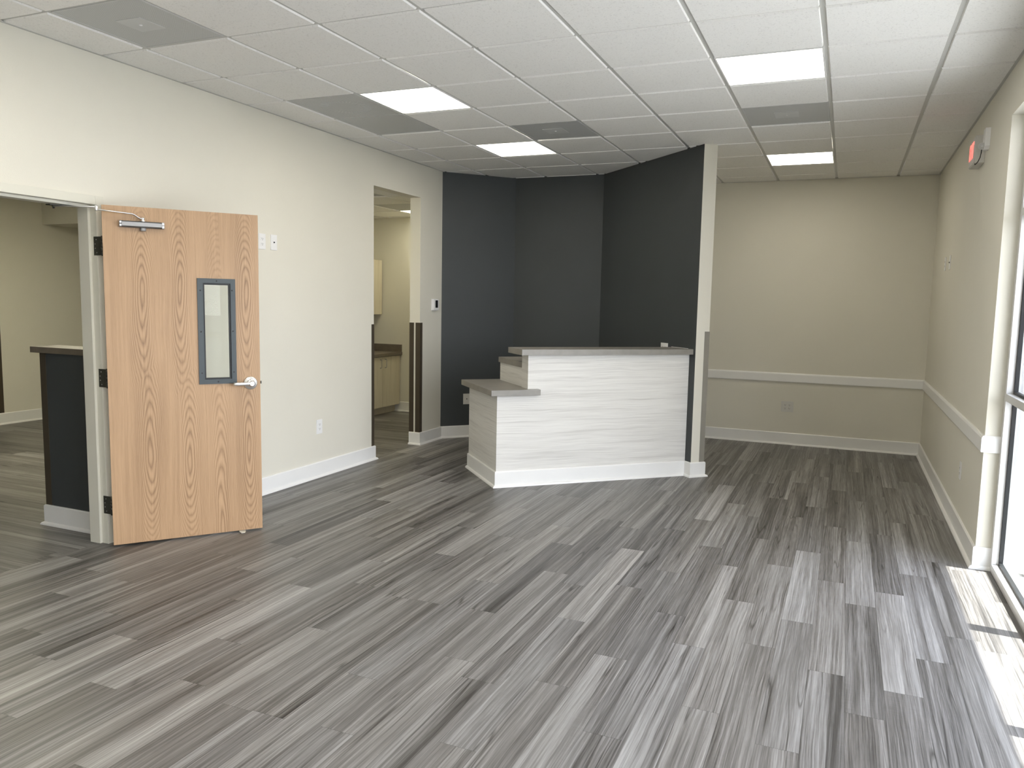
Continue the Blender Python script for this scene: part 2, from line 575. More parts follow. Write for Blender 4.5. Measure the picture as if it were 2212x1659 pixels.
# ------------------------------------------------------------------ floor
SEAM = -0.415
def build_floor():
    bm = bmesh.new()
    uvl = bm.loops.layers.uv.new('UVMap')
    rl = bm.faces.layers.float.new('rnd')
    tl = bm.faces.layers.float.new('tone')
    def plank(x0, x1, y0, y1, along, u0, v0, rnd, tone):
        f = bm.faces.new([bm.verts.new((x0, y0, 0)), bm.verts.new((x1, y0, 0)), bm.verts.new((x1, y1, 0)), bm.verts.new((x0, y1, 0))])
        f[rl] = rnd; f[tl] = tone
        for l in f.loops:
            c = l.vert.co
            l[uvl].uv = ((c.x - u0, c.y - v0) if along == 'y' else (c.y - u0, c.x - v0))
    joints = {0: -.175, 1: .105, 2: .683, 4: .528, 5: -.40, 6: -1.063, 7: -.76, 8: -.233, 9: -.592, 12: .562, 13: .96,
              16: 1.135, 17: 1.89, 18: .018, 19: .36, 20: .955, 21: 1.845, 22: 1.29, 24: 1.135, 25: 1.83, 26: 1.51, 27: 1.767, 28: 2.155}
    known = {(0, -.175): .64, (5, -1.62): .66, (7, -.76): .70, (13, .96): .68, (17, .67): .72, (17, 1.89): .36, (18, 1.23): .36,
             (19, 2.77): .66, (20, .955): .44, (21, .625): .64, (22, 2.50): .38, (24, 1.135): .73, (24, 2.353): .42, (26, 1.51): .66,
             (27, .547): .72, (28, 2.155): .68, (12, -.657): .44, (16, 1.135): .42, (9, -.592): .40, (4, .528): .58, (2, .683): .44}
    c = -5
    while 0.222 + W_PL * (c - 1) < XR + 0.12:
        x1 = 0.222 + W_PL * c
        x0 = x1 - W_PL
        j0 = joints.get(c, random.random() * L_PL)
        k0 = math.floor((YF - 0.1 - j0) / L_PL)
        y = j0 + k0 * L_PL
        while y < YB:
            tone = random.gauss(0.50, 0.085)
            for (kc, ky), tv in known.items():
                if kc == c and abs(ky - y) < 0.12:
                    tone = tv
            a0, a1 = max(x0, SEAM), min(x1, XR + 0.09)
            b0, b1 = max(y, YF), min(y + L_PL, YB + 0.05)
            if a1 > a0 + 1e-4 and b1 > b0 + 1e-4:
                plank(a0, a1, b0, b1, 'y', x0, y, random.random(), tone)
            y += L_PL
        c += 1
    yy = -2.4
    while yy < 6.6:
        x = -7.2 + random.random() * L_PL - L_PL
        while x < SEAM:
            a0, a1 = max(x, -7.0), min(x + L_PL, SEAM)
            if a1 > a0 + 1e-4:
                plank(a0, a1, yy, min(yy + W_PL, 6.6), 'x', yy, x, random.random(), random.gauss(0.46, 0.08))
            x += L_PL
        yy += W_PL
    me = bpy.data.meshes.new('floor')
    bm.to_mesh(me); bm.free()
    me.materials.append(MAT['floor'])
    o = bpy.data.objects.new('floor', me)
    COL.objects.link(o)
    tag(o, 'grey wood-look plank floor running through the whole room', 'floor', kind='structure')
build_floor()

# ------------------------------------------------------------------ walls
def walls(name, mb, mats, label):
    o = obj(name, mb, mats)
    return tag(o, label, 'wall', kind='structure')

YK0, YK1, ZK = 3.507, 4.385, 2.640       # opening to the kitchenette
YD0, YD1, ZD = -0.445, 0.570, 2.147      # rough opening of the door
HT = H + 0.012
mb = MB()
mb.box(XLB, XL, YF - 0.2, YD0, 0, HT)
mb.box(XLB, XL, YD0, YD1, ZD, HT)
mb.box(XLB, XL, YD1, YK0, 0, HT)
mb.box(XLB, XL, YK0, YK1, ZK, HT)
mb.box(XLB, XL, YK1, 4.86, 0, HT)
walls('wall_left', mb, 'wall', 'long beige painted wall on the left with door and kitchenette openings')

A1, A2 = (XL, 4.86), (0.245, 5.505)
SG = 4.81
PT = 0.14
A3 = ((SG * R2) - 5.505, 5.505)
mb = MB()
mb.prism([A1, A2, (0.245, 5.63), (XLB, 5.00), (XLB, 4.86)], 0, HT)
walls('wall_accent_left', mb, 'wall_dark', 'narrow angled charcoal wall next to the beige left wall')
mb = MB()
mb.prism([A2, A3, (A3[0] + 0.08, 5.63), (0.245, 5.63)], 0, HT)
walls('wall_accent_back', mb, 'wall_dark', 'flat charcoal wall at the rear of the reception niche')
tB = SG + PT - R2 * YB
pa, pb, pc, pd = P(SG, -1.12), P(SG + PT, -1.12), P(SG + PT, tB), P(SG, tB)
mb = MB()
mb.prism([pa, pb, pc, pd][::1], 0, HT, mi=0, side_mi=[0, 0, 0, 1])
walls('wall_partition', mb, ['wall', 'wall_dark'], 'angled partition, charcoal on the desk side, with beige end post')
mb = MB()
mb.box(pc[0] - 0.25, XR + 0.15, YB, YB + 0.12, 0, HT)
walls('wall_back', mb, 'wall', 'beige back wall of the right-hand alcove above white chair rail')

YW = 2.485                               # reveal of the storefront glazing
ZW = 2.70
mb = MB()
mb.box(XR, XR + 0.30, YW, YB + 0.12, 0, HT)
mb.box(XR, XR + 0.30, -5.05, YW, ZW, HT)
mb.box(XR, XR + 0.30, YF - 0.2, -5.05, 0, HT)
walls('wall_right', mb, ['wall'], 'beige right wall ending at the tall storefront glazing')
mb = MB()
mb.box(XL, XR, YF - 0.2, YF, 0, HT)
walls('wall_front', mb, ['wall'], 'plain beige front wall behind the viewpoint')

# rooms beyond the left wall
mb = MB()
mb.box(-2.62, -0.45, 6.5, 6.62, 0, HK + 0.01)
walls('wall_kitchen_back', mb, 'wall', 'beige end wall of the kitchenette seen through the opening')
mb = MB()
mb.box(-2.62, -2.50, 2.60, 6.5, 0, HK + 0.01)
mb.box(-2.50, XLB, 2.60, 2.72, 0, HK + 0.01)
walls('wall_kitchen_left', mb, 'wall', 'beige kitchenette wall carrying the cabinets')
mb = MB()
mb.box(XLB, XLB + 0.12, 5.0, 6.62, 0, HK + 0.01)
walls('wall_kitchen_right', mb, 'wall', 'beige kitchenette side wall behind the charcoal niche')
mb = MB()
mb.box(-5.43, -5.31, 3.09, 6.6, 0, HK + 0.01)
mb.box(-7.0, -5.43, 4.6, 4.7, 0, HK + 0.01)
mb.box(-7.0, -6.9, -2.4, 4.6, 0, HK + 0.01)
mb.box(-7.0, XLB, -2.5, -2.4, 0, HK + 0.01)
mb.box(-5.31, -2.62, 6.5, 6.6, 0, HK + 0.01)
walls('wall_side_room', mb, 'wall', 'shaded beige wall of the side room seen through the doorway')
mb = MB()
mb.box(-5.31, -2.62, 3.75, 4.6, 2.394, HK)
walls('wall_soffit', mb, 'wall', 'dropped beige bulkhead high in the side room')

mb = MB()
mb.box(-1.084, XLB, 0.65, 0.81, 0, 1.17, mi=0)
hw = tag(obj('wall_low', mb, 'wall_dark', origin=None), 'waist-high charcoal half wall just inside the open doorway', 'wall', kind='structure')
hw['_m'] = 1
root_m[hw.name] = Matrix.Identity(4)
mb = MB()
mb.box(-1.152, XLB + 0.004, 0.628, 0.838, 1.168, 1.208, 0.003)
obj('cap', mb, 'top_k', hw)

# ------------------------------------------------------------------ baseboards and chair rail
BASE = [(0, 0), (.033, 0), (.031, .009), (.025, .016), (.014, .020), (.014, .129), (.009, .136), (0, .136)]
def base(name, paths, label):
    mb = MB()
    for p in paths:
        mb.sweep(BASE, p)
    o = obj(name, mb, 'trim')
    return tag(o, label, 'baseboard', kind='structure')
base('baseboard_left', [[(XL, YD1 + 0.002), (XL, YK0), (XLB, YK0)], [(XL, YF), (XL, YD0)]], 'tall white baseboard along the long left wall')
base('baseboard_niche', [[(XLB, YK1), (XL, YK1), A1, A2, A3, P(SG, -2.2)]], 'white baseboard turning from the kitchenette opening into the charcoal niche')
base('baseboard_back', [[P(SG, -1.222), pa, pb, pc, (XR, YB), (XR, YW), (XR + 0.085, YW)]],
     'white baseboard around the partition end and the right-hand alcove')
base('baseboard_half_wall', [[(-1.084, 0.81), (-1.084, 0.65), (XLB, 0.65)]], 'white baseboard under the charcoal half wall')
base('baseboard_side_room', [[(-5.43, 3.09), (-5.31, 3.09)][::-1] and [(-5.31, 6.4), (-5.31, 3.09), (-5.43, 3.09)][::-1]], 'white baseboard across the far side-room wall')
base('baseboard_kitchen', [[(-2.5, 6.5), (XLB, 6.5)]], 'white baseboard on the kitchenette end wall')

RAIL = [(0, .722), (.016, .722), (.018, .728), (.018, .808), (.012, .820), (.006, .824), (0, .824)]
mb = MB()
mb.sweep(RAIL, [pc, (XR, YB), (XR, YW), (XR + 0.085, YW)])
tag(obj('trim_1', mb, 'trim'), 'white chair rail around the right-hand alcove at waist height', 'chair rail', kind='structure')

# ------------------------------------------------------------------ ceilings
def ceiling(name, x0, x1, y0, y1, h, ox, oy, holes, label, edge=True):
    mb = MB()
    i0, i1 = math.floor((x0 - ox) / G), math.ceil((x1 - ox) / G)
    j0, j1 = math.floor((y0 - oy) / G), math.ceil((y1 - oy) / G)
    for i in range(i0, i1):
        for j in range(j0, j1):
            if (i, j) in holes:
                continue
            a0, a1 = max(ox + i * G + .0125, x0), min(ox + (i + 1) * G - .0125, x1)
            b0, b1 = max(oy + j * G + .0125, y0), min(oy + (j + 1) * G - .0125, y1)
            if a1 - a0 < .02 or b1 - b0 < .02:
                continue
            c = .0045
            lo = [mb.bm.verts.new(q) for q in ((a0 + c, b0 + c, h - .009), (a1 - c, b0 + c, h - .009), (a1 - c, b1 - c, h - .009), (a0 + c, b1 - c, h - .009))]
            hi = [mb.bm.verts.new(q) for q in ((a0, b0, h), (a1, b0, h), (a1, b1, h), (a0, b1, h))]
            mb.bm.faces.new(lo)
            for k in range(4):
                mb.bm.faces.new([hi[k], hi[(k + 1) % 4], lo[(k + 1) % 4], lo[k]])
    for i in range(i0, i1 + 1):
        x = ox + i * G
        if x0 < x < x1:
            mb.box(x - .012, x + .012, y0, y1, h, h + .004, mi=1)
    for j in range(j0, j1 + 1):
        y = oy + j * G
        if y0 < y < y1:
            mb.box(x0, x1, y - .012, y + .012, h + .0002, h + .0042, mi=1)
    if edge:
        mb.box(x0, x0 + .016, y0, y1, h - .011, h - .0095, mi=1)
        mb.box(x1 - .016, x1, y0, y1, h - .011, h - .0095, mi=1)
        mb.box(x0, x1, y1 - .016, y1, h - .011, h - .0095, mi=1)
    mb.box(x0 - .1, x1 + .1, y0 - .1, y1 + .1, h + .12, h + .16, mi=0)
    o = obj(name, mb, ['tile', 'tee'])
    return tag(o, label, 'ceiling', kind='structure')

LIGHTS = [(1, 3), (1, 6), (5, 3), (5, 8), (1, -1), (5, -2), (3, -5), (1, -7), (5, -7)]
VENTS = [(0, 0), (0, 3), (0, 4), (2, 5), (5, 5)]
ceiling('ceiling', XL, XR, YF, YB, H, 0, 0, set(LIGHTS + VENTS), 'suspended ceiling of speckled white tiles in a square grid')
KOX, KOY = -1.505, 5.78
KL = [(0, 0), (0, -5)]
KV = [(0, -1), (0, -3)]
ceiling('ceiling_kitchen', -2.5, XLB, 2.72, 6.5, HK, KOX, KOY, set(KL + KV), 'tiled ceiling of the kitchenette', edge=False)
mb = MB()
mb.box(-7.0, -2.62, -2.5, 6.6, HK + 0.01, HK + 0.05)
mb.box(-2.62, XLB, -2.5, 2.72, HK + 0.01, HK + 0.05)
tag(obj('ceiling_side_room', mb, 'tile'), 'plain ceiling of the side room beyond the doorway', 'ceiling', kind='structure')

def light(i, j, h, ox, oy, label, group, mat='panel'):
    x0, y0 = ox + i * G, oy + j * G
    t = thing('ceiling_light', label, 'ceiling light', (x0 + G / 2, y0 + G / 2, h - .006), group=group)
    a, b = .010, .019
    mb = MB()
    for (p, q, r_, s_) in ((a, G - a, a, b), (a, G - a, G - b, G - a), (a, b, b, G - b), (G - b, G - a, b, G - b)):
        mb.box(x0 + p, x0 + q, y0 + r_, y0 + s_, h - .007, h + .02)
    obj('frame', mb, 'plastic', t)
    mb = MB()
    mb.box(x0 + b, x0 + G - b, y0 + b, y0 + G - b, h - .003, h + .015)
    obj('diffuser', mb, mat, t)
    return t
names = ['bright square ceiling light beside the two adjoining grey vents',
         'bright square ceiling light nearest the charcoal niche',
         'large bright ceiling light in the row nearest the camera, upper right',
         'smallest bright ceiling light, over the right-hand alcove',
         'added unseen ceiling light just ahead of the open doorway, above the top edge of the photo',
         'added unseen ceiling light beside the glazing, just behind the viewpoint',
         'added unseen ceiling light in the middle of the room behind the viewpoint',
         'added unseen ceiling light by the left wall at the front end of the room',
         'added unseen ceiling light by the glazing at the front end of the room']
for q, (i, j) in enumerate(LIGHTS):
    light(i, j, H, 0, 0, names[q], 'square ceiling lights in the main room' if q < 4 else 'added ceiling lights out of view')  # the out-of-view group is unseen, added to light the room
light(0, 0, HK, KOX, KOY, 'ceiling light glimpsed above the kitchenette opening', 'kitchenette lights', 'panel_k')
light(0, -5, HK, KOX, KOY, 'hidden ceiling light in the kitchenette near its front wall', 'kitchenette lights', 'panel_k')
for _x, _y, _w in ((-3.4, 0.9, 'nearer the half wall'), (-3.4, 2.2, 'nearer the bulkhead')):  # unseen lamps added to brighten the side room's far wall
    light(0, 0, HK + .012, _x, _y, 'added side room ceiling light out of sight above the doorway, ' + _w, 'added side room lights', 'panel_side_added')

def vent(i, j, h, ox, oy, kind, label, group):
    x0, y0 = ox + i * G, oy + j * G
    cx, cy = x0 + G / 2, y0 + G / 2
    t = thing('ceiling_vent', label, 'air vent', (cx, cy, h - .004), group=group)
    mb = MB()
    a, b = .013, .020
    for (p, q, r_, s_) in ((a, G - a, a, b), (a, G - a, G - b, G - a), (a, b, b, G - b), (G - b, G - a, b, G - b)):
        mb.box(x0 + p, x0 + q, y0 + r_, y0 + s_, h - .004, h + .02)
    obj('frame', mb, 'perf_plaque', t)
    mb = MB()
    mb.box(x0 + b, x0 + G - b, y0 + b, y0 + G - b, h - .002, h + .012)
    obj('perforated_panel', mb, 'perf', t)
    if kind == 'plaque':
        mb = MB()
        mb.box(cx - .085, cx + .085, cy - .085, cy + .085, h - .0045, h - .002)
        obj('plaque', mb, 'perf_plaque', t)
        mb = MB()
        mb.lathe((cx, cy, h - .0045), (0, 0, -1), [(0, .008), (.003, .008), (.004, .005)], 14)
        obj('screw', mb, 'plastic', t)['label'] = 'white centre screw'
    if kind == 'vanes':
        mb = MB()
        for k in range(40):
            q = 2 * math.pi * k / 40
            c, s_ = math.cos(q), math.sin(q)
            w = .004
            pts = [(cx + c * ra - s_ * wb, cy + s_ * ra + c * wb) for ra, wb in ((.13, -w), (.19, -w), (.19, w), (.13, w))]
            mb.prism(pts, h - .0035, h - .002)
        obj('vane_ring', mb, 'perf_plaque', t)
    return t
vent(0, 0, H, 0, 0, 'plaque', 'large grey perforated vent in the upper left corner of the photo', 'grey perforated ceiling vents')
vent(0, 3, H, 0, 0, 'vanes', 'grey vent with a faint ring of vanes left of the bright light', 'grey perforated ceiling vents')
vent(0, 4, H, 0, 0, 'plain', 'plain grey vent directly behind the ring-vaned vent', 'grey perforated ceiling vents')
vent(2, 5, H, 0, 0, 'plaque', 'grey vent with centre screw in front of the charcoal niche', 'grey perforated ceiling vents')
vent(5, 5, H, 0, 0, 'plaque', 'grey vent between the two right-hand ceiling lights', 'grey perforated ceiling vents')
vent(0, -1, HK, KOX, KOY, 'plain', 'grey kitchenette vent touching the lit panel', 'kitchenette vents')
vent(0, -3, HK, KOX, KOY, 'plain', 'grey kitchenette vent just inside the top of the opening', 'kitchenette vents')

# ------------------------------------------------------------------ door, frame, hardware
mb = MB()
FX0, FX1 = XLB - 0.012, XL + 0.012
JY, J0 = 0.520, -0.395
mb.box(FX0, FX1, JY, JY + 0.052, 0, 2.149, 0.003)
mb.box(FX0, FX1, J0 - 0.052, J0, 0, 2.149, 0.003)
mb.box(FX0, FX1, J0, JY, 2.097, 2.149, 0.003)
mb.box(XLB - .002, -0.402, JY - 0.016, JY + .002, 0, 2.097, 0.002)
mb.box(XLB - .002, -0.402, J0 - .002, J0 + 0.016, 0, 2.097, 0.002)
mb.box(XLB - .002, -0.402, J0 + .014, JY - .014, 2.081, 2.099, 0.002)
tag(obj('trim_2', mb, 'frame_paint', origin=(XL, JY, 0)), 'pale grey metal door frame around the left doorway', 'door frame', kind='structure')

K = Vector((-0.301, 0.517, 0))
d2 = Vector((0.619, 0.785))
ang = math.atan2(d2.y, d2.x)
door = thing('door_1', 'light oak veneer door standing open with narrow glass panel', 'door', K, ang, kind='structure')
def dob(name, mb, mat, parent=None, label=None):
    o = obj(name, mb, mat, parent or door, world=False)
    if label: o['label'] = label
    return o
T = 0.045
DZ0, DZ1, DW = 0.012, 2.092, 0.892
vx0, vx1, vz0, vz1 = 0.538, 0.726, 1.020, 1.659      # hole in the leaf
mb = MB()
for (a, b, c, d) in ((0, vx0, DZ0, DZ1), (vx1, DW, DZ0, DZ1), (vx0, vx1, DZ0, vz0), (vx0, vx1, vz1, DZ1)):
    mb.box(a, b, -T, 0, c, d)
for f in mb.bm.faces:
    c = f.calc_center_median(); nn = f.normal
    f.normal_update()
    if abs(f.normal.y) < 0.5:
        f.material_index = 1
dob('leaf', mb, ['oak', 'oak_edge'])
mb = MB()
fx0, fx1, fz0, fz1 = 0.516, 0.744, 1.002, 1.676
gx0, gx1, gz0, gz1 = 0.556, 0.708, 1.038, 1.641
def ring_frame(mb, ya, yb, ox0, ox1, oz0, oz1, ix0, ix1, iz0, iz1, bev=.002):
    for (a, b, c, d) in ((ox0, ix0, oz0, oz1), (ix1, ox1, oz0, oz1), (ix0, ix1, oz0, iz0), (ix0, ix1, iz1, oz1)):
        mb.box(a, b, ya, yb, c, d, 0)
ring_frame(mb, -T - .009, -T, fx0, fx1, fz0, fz1, gx0 - .006, gx1 + .006, gz0 - .006, gz1 + .006)
ring_frame(mb, -T + 0.0, -.028, vx0, vx1, vz0, vz1, gx0 - .004, gx1 + .004, gz0 - .004, gz1 + .004)
ring_frame(mb, 0, .009, fx0, fx1, fz0, fz1, gx0 - .006, gx1 + .006, gz0 - .006, gz1 + .006)
ring_frame(mb, -.018, 0, vx0, vx1, vz0, vz1, gx0 - .004, gx1 + .004, gz0 - .004, gz1 + .004)
vf = dob('vision_frame', mb, 'visframe')
mb = MB()
ring_frame(mb, -T - .0005, -.027, gx0 - .006, gx1 + .006, gz0 - .006, gz1 + .006, gx0 + .003, gx1 - .005, gz0 + .003, gz1 - .005)
dob('gasket', mb, 'black', vf)
for (a, c) in ((.632, 1.661), (.534, 1.600), (.724, 1.603), (.534, 1.338), (.725, 1.342), (.534, 1.074), (.727, 1.077), (.630, 1.016)):
    mb = MB()
    mb.lathe((a, -T - .009, c), (0, -1, 0), [(0, .0048), (.0012, .0044), (.0016, .003)], 12)
    dob('screw', mb, 'black', vf)
mb = MB()
mb.box(vx0 + .002, vx1 - .002, -.027, -.019, vz0 + .002, vz1 - .002)
dob('glass_pane', mb, 'glass_door')
# lever handle
hx, hz = .829, 1.001
mb = MB()
mb.lathe((hx, -T, hz), (0, -1, 0), [(0, .043), (.006, .043), (.010, .039), (.011, .026), (.014, .024), (.018, .019), (.022, .0125)], 36)
hd = dob('door_handle', mb, 'steel')
mb = MB()
mb.lathe((hx, -T - .020, hz), (0, -1, 0), [(0, .0125), (.030, .0125), (.034, .018), (.046, .018), (.050, .013)], 24)
mb.tube([(hx + .006, -T - .060, hz), (hx - .03, -T - .061, hz + .001), (hx - .075, -T - .061, hz), (hx - .100, -T - .057, hz - .001), (hx - .114, -T - .050, hz - .001)], .01, 14, flat=(.007, .0115))
dob('lever', mb, 'steel', hd)
mb = MB()
mb.lathe((hx, 0, hz), (0, 1, 0), [(0, .043), (.008, .043), (.012, .036), (.022, .0125), (.05, .0125), (.052, .017), (.064, .017)], 30)
mb.tube([(hx + .006, .060, hz), (hx - .06, .061, hz), (hx - .114, .050, hz)], .01, 12, flat=(.007, .0115))
dob('rear_lever', mb, 'steel', hd)
mb = MB()
mb.box(DW - .001, DW + .0015, -T + .010, -.010, hz - .028, hz + .028)
mb.prism([(DW, -T + .016), (DW + .012, -T + .022), (DW + .012, -.018), (DW, -.014)], hz - .009, hz + .009)
dob('latch', mb, 'bronze')
# hinges: knuckle and the leaf screwed to the jamb (world coordinates)
for zc in (1.852, 1.050, 0.252):
    mb = MB()
    mb.box(-.376, -.306, JY - .0025, JY + .0005, zc - .056, zc + .056)
    h = obj('hinge', mb, 'bronze', door)
    mb = MB()
    for k in range(5):
        z0 = zc - .056 + k * .0224
        mb.lathe((K.x, K.y - .004, z0 + .0006), (0, 0, 1), [(0, .0068), (.0212, .0068)], 14)
    mb.lathe((K.x, K.y - .004, zc - .060), (0, 0, 1), [(0, .004), (.120, .004)], 10)
    obj('knuckle', mb, 'bronze', h)
    mb = MB()
    for (xx, zz) in ((-.355, .038), (-.364, .012), (-.364, -.014), (-.352, -.040)):
        mb.lathe((xx, JY - .0025, zc + zz), (0, -1, 0), [(0, .0035), (.0008, .003)], 10)
    obj('screw', mb, 'steel', h)
# closer
mb = MB()
cx0, cx1, cz = .104, .322, 1.986
prof = [(-.019, 0), (-.019, -.030), (-.012, -.040), (.012, -.040), (.019, -.030), (.019, 0)]
lo = [mb.bm.verts.new((cx0, -T + b, cz + a)) for a, b in prof]
hi = [mb.bm.verts.new((cx1, -T + b, cz + a)) for a, b in prof]
mb.bm.faces.new(lo); mb.bm.faces.new(hi[::-1])
for k in range(6):
    mb.bm.faces.new([lo[k], hi[k], hi[(k + 1) % 6], lo[(k + 1) % 6]])
cl = dob('door_closer', mb, 'alu_dark')
mb = MB()
mb.box(cx0, cx1, -T - .0425, -T - .0398, cz - .0115, cz + .0115)
dob('cover_strip', mb, 'alu', cl)
for xa, xb in ((cx0 - .014, cx0), (cx1, cx1 + .014)):
    mb = MB()
    mb.box(xa, xb, -T - .041, -T, cz - .019, cz + .019, .003)
    dob('end_cap', mb, 'alu_dark' if xa < .2 else 'alu', cl)
    mb = MB()
    for zz in (-.009, .009):
        mb.lathe(((xa + xb) / 2, -T - .041, cz + zz), (0, -1, 0), [(0, .0052), (.0015, .0048)], 12)
    dob('screw', mb, 'steel', cl)
sx = .219
mb = MB()
mb.lathe((sx, -T - .020, cz - .018), (0, 0, -1), [(0, .013), (.006, .017), (.016, .017), (.021, .012)], 20)
dob('spindle_cap', mb, 'alu', cl)
mb = MB()
mb.lathe((sx, -T - .020, cz + .018), (0, 0, 1), [(0, .012), (.006, .012), (.008, .009), (.016, .009), (.018, .012), (.022, .010), (.026, .006)], 18)
Mi = root_m[door.name].inverted()
el = Mi @ Vector((-.236, .432, 2.068))
sp = Vector((sx, -T - .020, 2.020))
e3 = Vector(el)
zt = e3.z - .012
def _ap(k, z):
    q = sp + (e3 - sp) * k
    return Vector((q.x, q.y, z))
mb.tube([_ap(0.0, 2.021), _ap(.06, 2.022), _ap(.12, 2.030), _ap(.18, 2.041), _ap(.24, 2.0465), _ap(.6, 2.051), _ap(1.0, zt)], .005, 12, flat=(.0085, .0042))
dob('main_arm', mb, 'steel', cl)
mb = MB()
mb.lathe(tuple(e3 - Vector((0, 0, .020))), (0, 0, 1), [(0, .008), (.010, .009), (.012, .007), (.020, .010), (.030, .009), (.034, .004)], 16)
dob('elbow_joint', mb, 'steel', cl)
mb = MB()
A = Vector((-.236, .432, 2.070)); B = Vector((-.480, .345, 2.072))
mb.tube([A, A + (B - A) * .5, B], .004, 10, flat=(.009, .0042))
obj('forearm', mb, 'steel', cl)
mb = MB()
mb.prism([(-.498, .310), (-.462, .310), (-.405, .385), (-.405, .430), (-.44, .435), (-.498, .375)], 2.0740, 2.0808)
mb.lathe((-.480, .345, 2.080), (0, 0, -1), [(0, .009), (.012, .009), (.014, .006), (.022, .005)], 14)
obj('soffit_bracket', mb, 'bronze', cl)
# cream wedge pushed under the leaf, its tip poking out on the near side
wg = thing('door_wedge', 'small cream rubber wedge poking out from under the oak door', 'door stop', (*( K.xy + Vector((d2.x * .755, d2.y * .755)) ), 0), ang)
Mw = Matrix.Translation(K) @ Matrix.Rotation(ang, 4, 'Z')
mb = MB()
w_ = [(-.078, .0045), (-.060, .0065), (.000, .0105), (.030, .030), (.032, .001), (-.078, .001)]
A_ = [mb.bm.verts.new((.742 + .008 * (1 if y < -.07 else 0), y, z)) for y, z in w_]
B_ = [mb.bm.verts.new((.782 - .008 * (1 if y < -.07 else 0), y, z)) for y, z in w_]
mb.bm.faces.new(A_); mb.bm.faces.new(B_[::-1])
for k in range(6):
    mb.bm.faces.new([A_[k], B_[k], B_[(k + 1) % 6], A_[(k + 1) % 6]])
obj('wedge_body', mb.xf(Mw), 'plastic_cream', wg)

# ------------------------------------------------------------------ corner guards
def guard(corner, dx, dy, z0, z1, label, mat='guard', leg=.052, leg2=None):
    """L-shaped guard at a plan corner; dx, dy are the unit vectors the two legs run along (on the wall faces)"""
    leg2 = leg2 or leg
    c = Vector(corner); a = Vector(dx); b = Vector(dy); t = .003
    # outward directions: opposite of the other leg
    pts = [c - a * t - b * t, c + a * leg - b * t, c + a * leg, c, c + b * leg2, c + b * leg2 - a * t]
    mb = MB()
    area = sum(p.x * q.y - q.x * p.y for p, q in zip(pts, pts[1:] + pts[:1]))
    mb.prism(pts if area > 0 else pts[::-1], z0, z1)
    o = obj('corner_guard', mb, mat, origin=(c.x, c.y, z0))
    return tag(o, label, 'corner guard')
u45 = Vector((1, 1)) / R2
v45 = Vector((1, -1)) / R2
guard((XL, YK0), (-1, 0), (0, -1), .137, 1.326, 'dark corner guard on the left edge of the kitchenette opening', leg2=.040)
guard((XL, YK1), (-1, 0), (0, 1), .137, 1.326, 'dark corner guard nearer the thermostat on the opening edge', leg2=.050)
guard((XLB, YK1), (1, 0), (0, 1), .137, 1.326, 'dark corner guard on the kitchenette side of the right jamb', leg2=.050)
guard(P(SG + PT, -1.12), tuple(-u45), tuple(-v45), .137, 1.336, 'taupe grey corner guard on the partition end beside the desk', 'guard_grey', leg=.050)
guard((-1.084, .65), (1, 0), (0, 1), .137, 1.168, 'brown corner guard on the end of the charcoal half wall', leg=.052)
guard((-5.31, 3.09), (-1, 0), (0, 1), .137, 1.19, 'dark corner guard at the extreme left in the side room', leg2=.08)

# ------------------------------------------------------------------ reception desk
SD, TD = 2.966, -1.285
dk = thing('reception_desk', 'white wood-grain reception desk with stepped taupe worktops', 'desk', (*P(SD, TD), 0), math.radians(42.75))
dob2 = lambda name, mb, mat, parent=None: obj(name, mb, mat, parent or dk, world=False)
LE = 1.845            # length up to the partition face
UP = 0.272              # where the tall part starts
mb = MB()
# low front and tall front in one face: L-shaped panel
fr = [(0, 0), (LE, 0), (LE, 1.125), (UP, 1.125), (UP, .785), (0, .785)]
lo = [mb.bm.verts.new((a, 0, b)) for a, b in fr]
hi = [mb.bm.verts.new((a, .155, b)) for a, b in fr]
mb.bm.faces.new(lo); mb.bm.faces.new(hi[::-1])
for k in range(6):
    mb.bm.faces.new([lo[k], hi[k], hi[(k + 1) % 6], lo[(k + 1) % 6]])
dob2('front_panel', mb, 'lam')
mb = MB()
mb.box(0.0005, .115, .1552, .835, 0, .7848)
dob2('side_panel', mb, 'lam')
mb = MB()
mb.box(-.070, .368, -.060, .868, .7855, .8340, .003)
dob2('low_worktop', mb, 'top')
mb = MB()
mb.prism([(.193, -.060), (LE + .002, -.060), (LE - .013, .297), (.193, .297)], 1.1255, 1.1735)
dob2('high_worktop', mb, 'top')
mb = MB()
mb.box(UP + .013, UP + .9, .1555, .785, .8345, 1.002)
dob2('shelf_cabinet', mb, 'lam')
mb = MB()
mb.box(UP - .001, UP + .95, .1558, .800, 1.0025, 1.052, .003)
dob2('shelf_top', mb, 'top')
mb = MB()
mb.box(.372, LE - .036, .1556, .78, .7205, .7600, .003)
dob2('work_surface', mb, 'top')
mb = MB()
mb.prism([(LE - .008, .020), (LE - .002, .020), (LE - .013, .290), (LE - .019, .290)], 1.1736, 1.1775)
dob2('caulk_line', mb, 'trim')
mb = MB()
mb.sweep(BASE, [(0, .835), (0, 0), (LE, 0)])
# sweep is right-handed: travel down the side, then along the front
dob2('baseboard', mb, 'trim')

